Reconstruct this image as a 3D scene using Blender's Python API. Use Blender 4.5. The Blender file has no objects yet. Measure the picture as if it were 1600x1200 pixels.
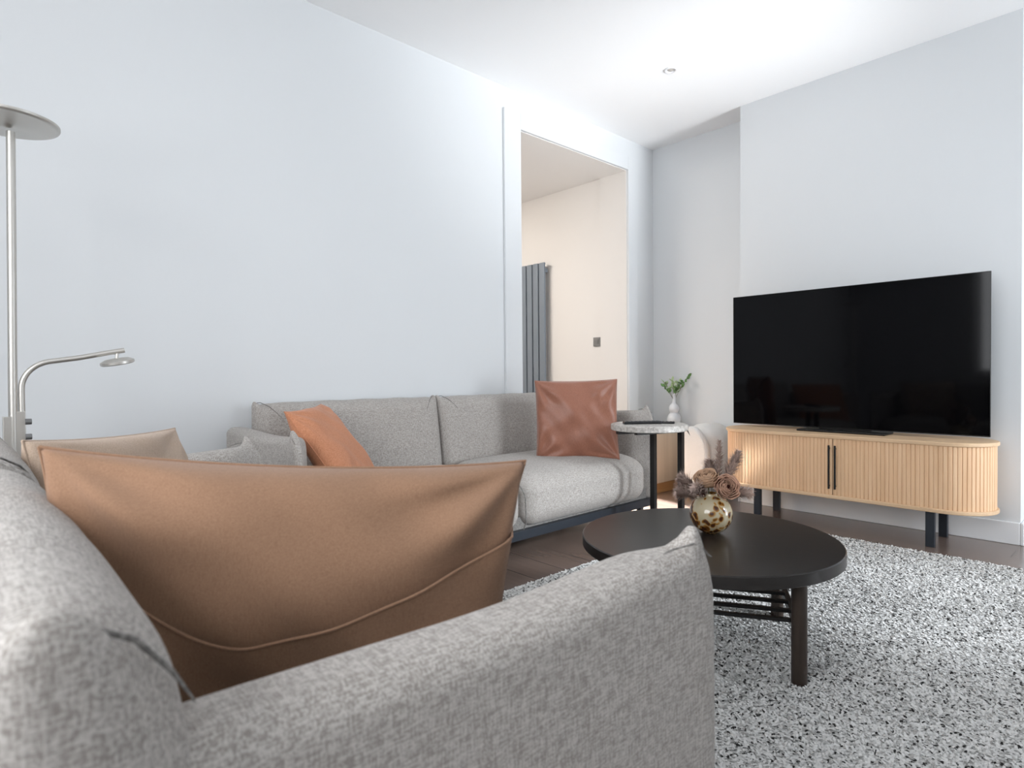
import bpy, math, random
import numpy as np
from mathutils import Vector, Matrix
PI = math.pi
rnd = random.Random(7)
sc = bpy.context.scene
C = sc.collection

# ------------------------------------------------------------------ camera
F_PX, YAW, PITCH, ROLL, CAM_H = 937.8, math.radians(47.18), math.radians(-0.945), math.radians(-0.488), 0.90
fw = Vector((math.cos(YAW)*math.cos(PITCH), math.sin(YAW)*math.cos(PITCH), math.sin(PITCH)))
rt = Vector((math.sin(YAW), -math.cos(YAW), 0))
up = rt.cross(fw)
r2 = rt*math.cos(ROLL)+up*math.sin(ROLL)
u2 = up*math.cos(ROLL)-rt*math.sin(ROLL)
cd = bpy.data.cameras.new('camera'); cam = bpy.data.objects.new('camera', cd); C.objects.link(cam)
m = Matrix((r2, u2, -fw)).transposed().to_4x4(); m.translation = Vector((0, 0, CAM_H))
cam.matrix_world = m
cd.sensor_width = 36; cd.lens = F_PX*36/1600; cd.clip_start = 0.02
cd.dof.use_dof = True; cd.dof.focus_distance = 2.9; cd.dof.aperture_fstop = 7.0
sc.camera = cam

# ------------------------------------------------------------------ light
sc.view_settings.view_transform = 'Standard'; sc.view_settings.look = 'None'
sc.view_settings.gamma = 1.0; sc.view_settings.use_curve_mapping = False
sc.view_settings.exposure = 0.0
w = bpy.data.worlds.new('sky'); sc.world = w; w.use_nodes = True
bg = w.node_tree.nodes['Background']; bg.inputs[0].default_value = (0.72, 0.85, 1.0, 1); bg.inputs[1].default_value = 1.0

def light(name, kind, loc, target, energy, color, size=None, size_y=None, spread=None, angle=None):
    d = bpy.data.lights.new(name, kind); d.energy = energy; d.color = color
    if kind == 'AREA':
        d.shape = 'RECTANGLE'; d.size = size; d.size_y = size_y or size
        if spread: d.spread = math.radians(spread)
    if kind == 'SUN': d.angle = math.radians(angle)
    if kind == 'SPOT': d.shadow_soft_size = size
    o = bpy.data.objects.new(name, d); C.objects.link(o); o.location = loc
    o.rotation_euler = (Vector(target)-Vector(loc)).to_track_quat('-Z', 'Y').to_euler()
    return o
LIGHTS = dict(sun=3.8, door=98, rear=60, next=42, ceil_fill=8.5, beam=24000, world=1.0)
# low veiled sun through the garden doors in the right wall
light('sun', 'SUN', (5, -5, 4), (5-0.36, -5+1.0, 4-0.50), LIGHTS['sun'], (0.88, 0.94, 1.0), angle=9)
# added fill lamp aimed upward to brighten the far ceiling
light('ceiling_fill', 'AREA', (3.30, -1.74, 0.30), (3.0, 2.3, 2.73), LIGHTS['ceil_fill'], (0.95, 0.975, 1.0), 0.8, 0.4, spread=34)
# added spot that brightens the far corner in place of a sunbeam
o = light('corner_spot', 'SPOT', (3.02, -2.1, 2.15), (3.37, 2.42, 0.03), LIGHTS['beam'], (0.97, 0.98, 1.0), 0.03)
o.data.spot_size = math.radians(7.5); o.data.spot_blend = 0.5
# daylight through the garden doors (right wall)
light('garden_door_daylight', 'AREA', (3.53, -1.72, 1.25), (3.53, 2, 1.25), LIGHTS['door'], (0.90, 0.95, 1.0), 1.15, 2.2)
# fill lamp added behind the camera, at the unseen window
light('rear_fill', 'AREA', (-1.36, 0.6, 1.65), (3, 1.0, 1.45), LIGHTS['rear'], (0.97, 0.98, 1.0), 1.7, 1.5)
# warm room beyond the doorway
light('next_room_lamp', 'AREA', (2.2, 4.2, 2.4), (2.6, 4.0, 0), LIGHTS['next'], (1.0, 0.93, 0.86), 0.9, 0.9)
bg.inputs[1].default_value = LIGHTS['world']

# ------------------------------------------------------------------ object helpers
def put(o, parent=None):
    C.objects.link(o)
    if parent is not None: o.parent = parent
    return o
def tag(o, label=None, cat=None, group=None, kind=None):
    if label: o['label'] = label
    if cat: o['category'] = cat
    if group: o['group'] = group
    if kind: o['kind'] = kind
    return o
def thing(name, label, cat, loc=(0, 0, 0), rotz=0.0, group=None):
    o = bpy.data.objects.new(name, None); o.empty_display_size = 0.05; put(o)
    o.location = loc; o.rotation_euler = (0, 0, rotz)
    return tag(o, label, cat, group)
class MB:
    def __init__(s): s.v = []; s.f = []; s.mi = []
    def add(s, v, f, mi=0):
        n = len(s.v); s.v += [tuple(p) for p in v]; s.f += [tuple(i+n for i in q) for q in f]; s.mi += [mi]*len(f)
        return s
    def build(s, name, mats, parent=None, smooth=True, angle=40, loc=None, bevel=None):
        me = bpy.data.meshes.new(name); me.from_pydata(s.v, [], s.f); me.validate()
        if not isinstance(mats, (list, tuple)): mats = [mats]
        for m_ in mats: me.materials.append(m_)
        if any(s.mi) and len(me.polygons) == len(s.mi): me.polygons.foreach_set('material_index', s.mi)
        if smooth:
            me.polygons.foreach_set('use_smooth', [True]*len(me.polygons))
            if angle < 180: me.set_sharp_from_angle(angle=math.radians(angle))
        me.update()
        o = bpy.data.objects.new(name, me); put(o, parent)
        if loc: o.location = loc
        if bevel:
            b = o.modifiers.new('bevel', 'BEVEL'); b.width = bevel; b.segments = 3; b.limit_method = 'ANGLE'; b.harden_normals = False
        return o
def box(mb, x0, x1, y0, y1, z0, z1, mi=0):
    v = [(x, y, z) for x in (x0, x1) for y in (y0, y1) for z in (z0, z1)]
    return mb.add(v, [(0,1,3,2),(4,6,7,5),(0,4,5,1),(2,3,7,6),(0,2,6,4),(1,5,7,3)], mi)
def tube(mb, pts, r, n=10, cap=True, mi=0):
    pts = [Vector(p) for p in pts]; rs = r if isinstance(r, (list, tuple)) else [r]*len(pts)
    V = []; t0 = (pts[1]-pts[0]).normalized()
    a = t0.orthogonal().normalized()
    for i, p in enumerate(pts):
        t = (pts[min(i+1, len(pts)-1)]-pts[max(i-1, 0)]).normalized()
        a = (a-t*a.dot(t)).normalized(); b = t.cross(a)
        for k in range(n):
            q = 2*PI*k/n; V.append(p+(a*math.cos(q)+b*math.sin(q))*rs[i])
    F = [(i*n+k, i*n+(k+1)%n, (i+1)*n+(k+1)%n, (i+1)*n+k) for i in range(len(pts)-1) for k in range(n)]
    if cap: F += [tuple(range(n-1, -1, -1)), tuple((len(pts)-1)*n+k for k in range(n))]
    return mb.add(V, F, mi)
def lathe(mb, prof, n=48, c=(0, 0, 0), mi=0, closed=False):
    V = [(c[0]+r*math.cos(2*PI*k/n), c[1]+r*math.sin(2*PI*k/n), c[2]+z) for r, z in prof for k in range(n)]
    F = [(i*n+k, i*n+(k+1)%n, (i+1)*n+(k+1)%n, (i+1)*n+k) for i in range(len(prof)-1) for k in range(n)]
    if not closed: F += [tuple(range(n-1, -1, -1)), tuple((len(prof)-1)*n+k for k in range(n))]
    return mb.add(V, F, mi)
def prism(mb, outline, z0, z1, mi=0):
    n = len(outline)
    V = [(x, y, z0) for x, y in outline]+[(x, y, z1) for x, y in outline]
    F = [tuple(range(n-1, -1, -1)), tuple(range(n, 2*n))]+[(k, (k+1) % n, n+(k+1) % n, n+k) for k in range(n)]
    return mb.add(V, F, mi)
def rbox(mb, lo, hi, r, seg=(14, 14, 14), k=5, deform=None, mi=0):
    """soft rounded block, dense grid, optional deform(x,y,z)->(x,y,z)"""
    lo = np.array(lo, float); hi = np.array(hi, float); c = (lo+hi)/2; h = (hi-lo)/2
    r3 = np.minimum(r, h*0.999)
    ax = []
    for i in range(3):
        a = h[i]-r3[i]
        t = [h[i]*1.0 - r3[i] + r3[i]*math.tan(q) for q in np.linspace(0, PI/4, k+1)]
        s = list(np.linspace(-a, a, seg[i]+1))
        ax.append(np.array([-q for q in t[::-1]][:-1]+s+t[1:]))
    idx = {}; V = []; F = []
    def vid(p):
        key = tuple(round(q, 6) for q in p)
        if key not in idx:
            idx[key] = len(V); p = np.array(p); q = np.clip(p, -(h-r3), h-r3); d = (p-q)/r3
            L = np.linalg.norm(d)
            if L > 1e-9: d = d/L
            w_ = q+d*r3+c
            V.append(tuple(deform(*w_)) if deform else tuple(w_))
        return idx[key]
    for i in range(3):
        j, l = [(1, 2), (2, 0), (0, 1)][i]
        for s in (-1, 1):
            A, B = ax[j], ax[l]
            G = np.empty((len(A), len(B)), int)
            for ia, a in enumerate(A):
                for ib, b in enumerate(B):
                    p = [0, 0, 0]; p[i] = s*h[i]; p[j] = a; p[l] = b; G[ia, ib] = vid(p)
            for ia in range(len(A)-1):
                for ib in range(len(B)-1):
                    q = (G[ia, ib], G[ia+1, ib], G[ia+1, ib+1], G[ia, ib+1])
                    if s < 0: q = q[::-1]
                    if len(set(q)) == 4: F.append(q)
    return mb.add(V, F, mi)
def sst(a, b, x):
    t = min(1, max(0, (x-a)/(b-a))); return t*t*(3-2*t)

# ------------------------------------------------------------------ materials
def newmat(name):
    m_ = bpy.data.materials.new(name); m_.use_nodes = True; nt = m_.node_tree
    return m_, nt, nt.nodes['Principled BSDF']
def N(nt, t, **kw):
    n = nt.nodes.new(t)
    for k, v in kw.items():
        if k.startswith('i_'): n.inputs[k[2:].replace('_', ' ')].default_value = v
        else: setattr(n, k, v)
    return n
def noise(nt, scale, sx=(1, 1, 1), detail=3, coord='Object', rough=0.5):
    tc = N(nt, 'ShaderNodeTexCoord'); mp = N(nt, 'ShaderNodeMapping'); mp.inputs['Scale'].default_value = sx
    n = N(nt, 'ShaderNodeTexNoise'); n.inputs['Scale'].default_value = scale; n.inputs['Detail'].default_value = detail
    n.inputs['Roughness'].default_value = rough
    nt.links.new(tc.outputs[coord], mp.inputs[0]); nt.links.new(mp.outputs[0], n.inputs['Vector'])
    return n.outputs['Fac']
def ramp(nt, fac, stops):
    r = N(nt, 'ShaderNodeValToRGB'); e = r.color_ramp.elements
    while len(e) < len(stops): e.new(0.5)
    for q, (p, c) in zip(e, stops): q.position = p; q.color = (*c, 1)
    nt.links.new(fac, r.inputs[0]); return r.outputs[0]
def bump(nt, bsdf, fac, strength, dist):
    b = N(nt, 'ShaderNodeBump'); b.inputs['Strength'].default_value = strength; b.inputs['Distance'].default_value = dist
    nt.links.new(fac, b.inputs['Height']); nt.links.new(b.outputs[0], bsdf.inputs['Normal'])
def math2(nt, op, a, b):
    n = N(nt, 'ShaderNodeMath', operation=op)
    for i, v in enumerate((a, b)):
        if isinstance(v, (int, float)): n.inputs[i].default_value = v
        else: nt.links.new(v, n.inputs[i])
    return n.outputs[0]
def plain(name, col, rough=0.5, metal=0.0, spec=0.5, bumpy=None, var=0.0, vscale=8):
    m_, nt, b = newmat(name)
    b.inputs['Base Color'].default_value = (*col, 1); b.inputs['Roughness'].default_value = rough
    b.inputs['Metallic'].default_value = metal; b.inputs['Specular IOR Level'].default_value = spec
    if var:
        f = noise(nt, vscale, detail=4)
        c = ramp(nt, f, [(0.3, [q*(1-var) for q in col]), (0.7, [min(1, q*(1+var)) for q in col])])
        nt.links.new(c, b.inputs['Base Color'])
    if bumpy: bump(nt, b, noise(nt, bumpy[0], detail=4), bumpy[1], bumpy[2])
    return m_
def fabric(name, dark, mid, light_, scale=150.0, strength=0.5, dist=0.002, stops=(0.36, 0.5, 0.64), rough=0.95, stretch=0.22, sheen=0.15):
    """woven cloth: threads running along each axis, mixed"""
    m_, nt, b = newmat(name)
    fs = [noise(nt, scale, s, 2) for s in ((stretch, 1, 1), (1, stretch, 1), (1, 1, stretch))]
    s = math2(nt, 'ADD', math2(nt, 'ADD', fs[0], fs[1]), fs[2]); s = math2(nt, 'MULTIPLY', s, 1/3)
    s2 = math2(nt, 'ADD', math2(nt, 'MULTIPLY', math2(nt, 'SUBTRACT', s, 0.5), 2.1), 0.5)
    c = ramp(nt, s2, [(stops[0], dark), (stops[1], mid), (stops[2], light_)])
    nt.links.new(c, b.inputs['Base Color']); b.inputs['Roughness'].default_value = rough
    b.inputs['Specular IOR Level'].default_value = 0.15
    b.inputs['Sheen Weight'].default_value = sheen; b.inputs['Sheen Roughness'].default_value = 0.5
    bump(nt, b, s2, strength, dist)
    return m_
def wood(name, c1, c2, rough=0.5, axis=(1, 1, 0.06), scale=38, spec=0.4, wear=0.15):
    m_, nt, b = newmat(name)
    f = noise(nt, scale, axis, 5, rough=0.6)
    c = ramp(nt, f, [(0.3, c1), (0.7, c2)]); nt.links.new(c, b.inputs['Base Color'])
    b.inputs['Roughness'].default_value = rough; b.inputs['Specular IOR Level'].default_value = spec
    bump(nt, b, f, wear, 0.0006)
    return m_

M = {}
M['wall'] = plain('wall_paint', (0.715, 0.735, 0.75), 0.85, spec=0.2, bumpy=(260, 0.05, 0.001))
M['ceil'] = plain('ceiling_paint', (0.93, 0.935, 0.94), 0.9, spec=0.15)
M['trim'] = plain('trim_paint', (0.80, 0.815, 0.83), 0.45, spec=0.4)
M['cream'] = plain('cream_paint', (0.80, 0.775, 0.745), 0.85, spec=0.2)
M['sofa'] = fabric('grey_weave', (0.285, 0.26, 0.238), (0.40, 0.372, 0.346), (0.525, 0.498, 0.468), 520, 0.45, 0.0008, stretch=0.14)
M['piping'] = fabric('grey_piping', (0.13, 0.122, 0.115), (0.19, 0.18, 0.17), (0.26, 0.25, 0.235), 300, 0.4, 0.001)
M['beige'] = fabric('beige_linen', (0.235, 0.136, 0.084), (0.275, 0.160, 0.100), (0.315, 0.188, 0.120), 900, 0.25, 0.0004, stretch=0.12, stops=(0.25, 0.5, 0.75))
M['beige2'] = fabric('pale_beige_linen', (0.44, 0.33, 0.25), (0.52, 0.40, 0.31), (0.60, 0.47, 0.37), 700, 0.25, 0.0004, stretch=0.12, stops=(0.25, 0.5, 0.75))
M['rust'] = fabric('rust_linen', (0.46, 0.19, 0.10), (0.56, 0.245, 0.135), (0.63, 0.30, 0.175), 420, 0.3, 0.0006, stretch=0.12, stops=(0.25, 0.5, 0.75))
M['rust2'] = fabric('brown_velvet', (0.27, 0.105, 0.062), (0.32, 0.128, 0.078), (0.37, 0.155, 0.096), 420, 0.2, 0.0004, stretch=0.12, stops=(0.25, 0.5, 0.75), rough=0.42, sheen=0.3)
M['rust2'].node_tree.nodes['Principled BSDF'].inputs['Specular IOR Level'].default_value = 0.5
M['frame'] = plain('blue_black_metal', (0.022, 0.028, 0.038), 0.4, 0.3, 0.5)
M['black'] = plain('black_metal', (0.012, 0.011, 0.011), 0.45, 0.2, 0.4)
M['table'] = wood('dark_stained_wood', (0.012, 0.0098, 0.0088), (0.020, 0.0165, 0.015), 0.30, (0.08, 1, 1), 60, 0.5, 0.06)
M['tableleg'] = wood('dark_brown_wood', (0.035, 0.024, 0.018), (0.055, 0.038, 0.029), 0.45, (1, 1, 0.08), 60, 0.4, 0.1)
M['oak'] = wood('light_oak', (0.68, 0.43, 0.25), (0.80, 0.55, 0.345), 0.5, (1, 1, 0.05), 42, 0.35, 0.1)
M['oaktop'] = wood('light_oak_top', (0.60, 0.41, 0.25), (0.70, 0.50, 0.32), 0.5, (1, 0.05, 1), 42, 0.35, 0.1)
M['oak2'] = wood('pale_birch', (0.70, 0.56, 0.42), (0.78, 0.64, 0.49), 0.5, (1, 1, 0.05), 30, 0.35, 0.05)
M['orangewood'] = wood('orange_oak', (0.48, 0.24, 0.09), (0.58, 0.31, 0.13), 0.45, (0.05, 1, 1), 40, 0.4, 0.05)
M['nickel'] = plain('brushed_nickel', (0.60, 0.58, 0.545), 0.40, 0.9, 0.5)
M['boucle'] = plain('white_boucle', (0.78, 0.77, 0.75), 0.95, spec=0.1, bumpy=(160, 0.8, 0.006))
M['ceramic'] = plain('white_ceramic', (0.74, 0.76, 0.79), 0.35, spec=0.45)
M['radiator'] = plain('anthracite_paint', (0.20, 0.235, 0.275), 0.45, 0.1, 0.4)
M['steel'] = plain('grey_steel', (0.22, 0.22, 0.22), 0.4, 0.6)
M['plastic'] = plain('black_plastic', (0.012, 0.012, 0.013), 0.35, spec=0.4)
M['button'] = plain('dark_grey_button', (0.06, 0.06, 0.065), 0.5)
M['bezel'] = plain('dark_bezel', (0.02, 0.019, 0.018), 0.3, 0.5)
M['screen'] = plain('screen_glass', (0.0016, 0.0016, 0.0022), 0.06, spec=0.16)
M['light_white'] = plain('white_plastic', (0.78, 0.78, 0.79), 0.5)
M['terrazzo'] = plain('grey_stone', (0.50, 0.475, 0.44), 0.4, spec=0.4)
nt = M['terrazzo'].node_tree
nt.links.new(ramp(nt, noise(nt, 55, detail=6, rough=0.7), [(0.33, (0.30, 0.275, 0.25)), (0.5, (0.52, 0.49, 0.455)), (0.68, (0.70, 0.67, 0.63))]), nt.nodes['Principled BSDF'].inputs['Base Color'])
# floor planks running away from the camera along y
m_, nt, b = newmat('dark_plank_floor'); M['floor'] = m_
tc = N(nt, 'ShaderNodeTexCoord'); mp = N(nt, 'ShaderNodeMapping'); mp.inputs['Rotation'].default_value = (0, 0, PI/2)
nt.links.new(tc.outputs['Object'], mp.inputs[0])
br = N(nt, 'ShaderNodeTexBrick'); br.offset = 0.37; br.inputs['Scale'].default_value = 1.0
br.inputs['Brick Width'].default_value = 1.3; br.inputs['Row Height'].default_value = 0.185
br.inputs['Mortar Size'].default_value = 0.0022; br.inputs['Mortar Smooth'].default_value = 0.2
br.inputs['Color1'].default_value = (0.165, 0.118, 0.097, 1); br.inputs['Color2'].default_value = (0.195, 0.142, 0.118, 1)
br.inputs['Mortar'].default_value = (0.03, 0.02, 0.016, 1)
nt.links.new(mp.outputs[0], br.inputs['Vector'])
g = noise(nt, 30, (1, 0.05, 1), 5)
mx = N(nt, 'ShaderNodeMix', data_type='RGBA', blend_type='MULTIPLY'); mx.inputs[0].default_value = 0.35
nt.links.new(br.outputs['Color'], mx.inputs[6]); nt.links.new(ramp(nt, g, [(0.3, (0.75, 0.75, 0.75)), (0.7, (1.15, 1.12, 1.1))]), mx.inputs[7])
nt.links.new(mx.outputs[2], b.inputs['Base Color']); b.inputs['Roughness'].default_value = 0.24
b.inputs['Specular IOR Level'].default_value = 0.8
b.inputs['Coat Weight'].default_value = 0.35; b.inputs['Coat Roughness'].default_value = 0.2
bump(nt, b, math2(nt, 'SUBTRACT', math2(nt, 'MULTIPLY', g, 0.15), br.outputs['Fac']), 0.35, 0.001)
# mottled cream and amber glass of the round vase
m_, nt, b = newmat('mottled_glass'); M['mottled'] = m_
tc = N(nt, 'ShaderNodeTexCoord'); nz = N(nt, 'ShaderNodeTexNoise'); nz.inputs['Scale'].default_value = 22
nt.links.new(tc.outputs['Object'], nz.inputs['Vector'])
ad = N(nt, 'ShaderNodeMix', data_type='RGBA', blend_type='LINEAR_LIGHT'); ad.inputs[0].default_value = 0.02
nt.links.new(tc.outputs['Object'], ad.inputs[6]); nt.links.new(nz.outputs['Color'], ad.inputs[7])
vo = N(nt, 'ShaderNodeTexVoronoi'); vo.inputs['Scale'].default_value = 46; nt.links.new(ad.outputs[2], vo.inputs['Vector'])
lo = noise(nt, 14, detail=1)
dd = math2(nt, 'ADD', vo.outputs['Distance'], math2(nt, 'MULTIPLY', math2(nt, 'SUBTRACT', lo, 0.5), 1.1))
sep = N(nt, 'ShaderNodeSeparateXYZ'); nt.links.new(tc.outputs['Object'], sep.inputs[0])
dd = math2(nt, 'ADD', dd, math2(nt, 'MULTIPLY', math2(nt, 'SUBTRACT', sep.outputs['Z'], 0.06), 1.3))
nt.links.new(ramp(nt, dd, [(0.24, (0.055, 0.018, 0.006)), (0.36, (0.20, 0.075, 0.012)), (0.46, (0.36, 0.20, 0.055)), (0.55, (0.44, 0.375, 0.25))]), b.inputs['Base Color'])
b.inputs['Roughness'].default_value = 0.12; b.inputs['Coat Weight'].default_value = 0.4
b.inputs['Subsurface Weight'].default_value = 0.0
M['petal'] = plain('dusty_petal', (0.46, 0.28, 0.20), 0.8, spec=0.15, var=0.18, vscale=60)
M['petal2'] = plain('tan_petal', (0.45, 0.29, 0.19), 0.8, spec=0.15, var=0.18, vscale=60)
M['core'] = plain('dark_petal', (0.13, 0.045, 0.035), 0.8, spec=0.1)
M['pampas'] = plain('taupe_plume', (0.50, 0.385, 0.335), 0.9, spec=0.1, var=0.3, vscale=90)
M['stem'] = plain('dry_stem', (0.13, 0.12, 0.06), 0.8, spec=0.1)
M['leaf'] = plain('green_leaf', (0.16, 0.30, 0.10), 0.55, spec=0.3, var=0.35, vscale=50)
M['leaf2'] = plain('pale_green_leaf', (0.50, 0.62, 0.36), 0.6, spec=0.3, var=0.2, vscale=50)
M['pile_w'] = plain('white_pile', (0.72, 0.715, 0.70), 0.95, spec=0.05)
M['pile_g'] = plain('grey_pile', (0.42, 0.41, 0.395), 0.95, spec=0.05)
M['pile_b'] = plain('black_pile', (0.035, 0.033, 0.032), 0.95, spec=0.05)
m_, nt, b = newmat('window_glass'); M['glass'] = m_
tr = N(nt, 'ShaderNodeBsdfTransparent'); gl = N(nt, 'ShaderNodeBsdfGlossy'); gl.inputs['Roughness'].default_value = 0.02
fr = N(nt, 'ShaderNodeFresnel'); ms = N(nt, 'ShaderNodeMixShader')
nt.links.new(fr.outputs[0], ms.inputs[0]); nt.links.new(tr.outputs[0], ms.inputs[1]); nt.links.new(gl.outputs[0], ms.inputs[2])
nt.links.new(ms.outputs[0], nt.nodes['Material Output'].inputs[0])

# ------------------------------------------------------------------ room shell
XB, XR, YA, YR, XW, H = 3.993, 4.234, 2.845, -1.60, -1.30, 2.73
BY0, BY1 = 0.48, 1.974              # chimney breast span
DX0, DX1, DZ = 2.718, 3.877, 2.487  # doorway
YI, YF, XI, XJ = 3.106, 5.4, 3.905, 0.9   # next room
def struct(name, mb, mat, parent=None, **kw):
    o = mb.build(name, mat, parent, **kw)
    if parent is None: o['kind'] = 'structure'
    return o
struct('floor', box(MB(), XW-.3, XR+.2, YR-.2, YF+.2, -.12, 0), M['floor'], smooth=False)
struct('ceiling', box(MB(), XW-.3, XR+.2, YR-.2, YA+.01, H, H+.12), M['ceil'], smooth=False)
mb = MB(); box(mb, XW-.2, DX0, YA, YI, 0, H); box(mb, DX1, XR+.2, YA, YI, 0, H); box(mb, DX0, DX1, YA, YI, DZ, H)
struct('wall_left', mb, M['wall'], smooth=False)
struct('wall_front', box(MB(), XB, XR+.05, BY0, BY1, 0, H), M['wall'], smooth=False)
struct('wall_alcove', box(MB(), XR, XR+.2, YR-.2, YA, 0, H), M['wall'], smooth=False)
# right wall with the garden doors' opening
GX0, GX1, GZ = 2.95, 4.15, 2.35
mb = MB()
box(mb, XW-.2, 2.15, YR-.2, -.45, 0, H); box(mb, 2.15, GX0, YR-.2, YR, 0, H)  # thick near stretch added out of view, keeps door light off the near sofa
box(mb, GX1, XR, YR-.2, YR, 0, H); box(mb, GX0, GX1, YR-.2, YR, GZ, H)
struct('wall_right', mb, M['wall'], smooth=False)
# back wall, opened for an added window out of view
mb = MB(); box(mb, XW-.2, XW, -.45, -.3, 0, H); box(mb, XW-.2, XW, 1.5, YA, 0, H); box(mb, XW-.2, XW, -.3, 1.5, 0, .85); box(mb, XW-.2, XW, -.3, 1.5, 2.4, H)
struct('wall_back', mb, M['wall'], smooth=False)
def window(name, ax, p, a0, a1, z0, z1, n):
    fr_ = MB(); gl_ = MB(); t = .055
    def bb(m3, u0, u1, w0, w1, q0, q1):
        if ax == 'y': box(m3, u0, u1, p+w0, p+w1, q0, q1)
        else: box(m3, p+w0, p+w1, u0, u1, q0, q1)
    bb(fr_, a0, a1, -.04, .04, z0, z0+t); bb(fr_, a0, a1, -.04, .04, z1-t, z1)
    for i in range(n+1):
        u = a0+(a1-a0-t)*i/n; bb(fr_, u, u+t, -.04, .04, z0+t, z1-t)
    o = struct(name, fr_, M['trim'], smooth=False)
    for i in range(n):
        g_ = MB(); u = a0+(a1-a0-t)*i/n+t; v_ = a0+(a1-a0-t)*(i+1)/n; bb(g_, u, v_, -.004, .004, z0+t, z1-t)
        g_.build('pane', M['glass'], o, smooth=False)
window('door_2', 'y', YR-.1, GX0, GX1, 0, GZ, 2)
window('added_window', 'x', XW-.12, -.3, 1.5, .85, 2.4, 3)  # unseen window, added for the fill light from behind
# door casing around the doorway: 18 mm proud of the wall
mb = MB(); pr = .018
box(mb, 2.573, DX0, YA-pr, YA, 0, 2.591); box(mb, DX1, DX1+.12, YA-pr, YA, 0, 2.591); box(mb, DX0, DX1, YA-pr, YA, DZ, 2.591)
o = struct('trim_1', mb, M['wall'], smooth=False, bevel=.003)
# next room
mb = MB(); box(mb, DX1+.012, XI+.25, YI, YF, 0, DZ+.2); struct('wall_next_room_side', mb, M['cream'], smooth=False)
mb = MB(); box(mb, XJ-.2, XI+.25, YF, YF+.2, 0, DZ+.2); struct('wall_next_room_far', mb, M['cream'], smooth=False)
mb = MB(); box(mb, XJ-.2, XJ, YI, YF, 0, DZ+.2); struct('wall_next_room_near', mb, M['cream'], smooth=False)
mb = MB(); box(mb, XJ-.2, XI+.25, YI, YF, DZ, DZ+.2); struct('ceiling_next_room', mb, M['cream'], smooth=False)
mb = MB(); e = .004    # cream lining of the doorway reveal
box(mb, DX1-e, DX1, YA+.002, YI+.004, 0, DZ); box(mb, DX0, DX0+e, YA+.002, YI, 0, DZ); box(mb, DX0+e, DX1-e, YA+.002, YI, DZ-e, DZ)
struct('trim_2', mb, M['cream'], smooth=False)
# baseboards
def base(name, *boxes):
    mb = MB()
    for b_ in boxes: box(mb, *b_, 0, .115)
    struct(name, mb, M['trim'], smooth=False, bevel=.004)
s_ = .016
base('baseboard_front', (XB-s_, XB, BY0, BY1), (XB-s_, XR, BY1, BY1+s_), (XB-s_, XR, BY0-s_, BY0))
base('baseboard_alcove', (XR-s_, XR, BY1+s_, YA), (XR-s_, XR, YR, BY0-s_))
base('baseboard_left', (XW, 2.573, YA-s_, YA), (DX1+.12, XR-s_, YA-s_, YA))

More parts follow.
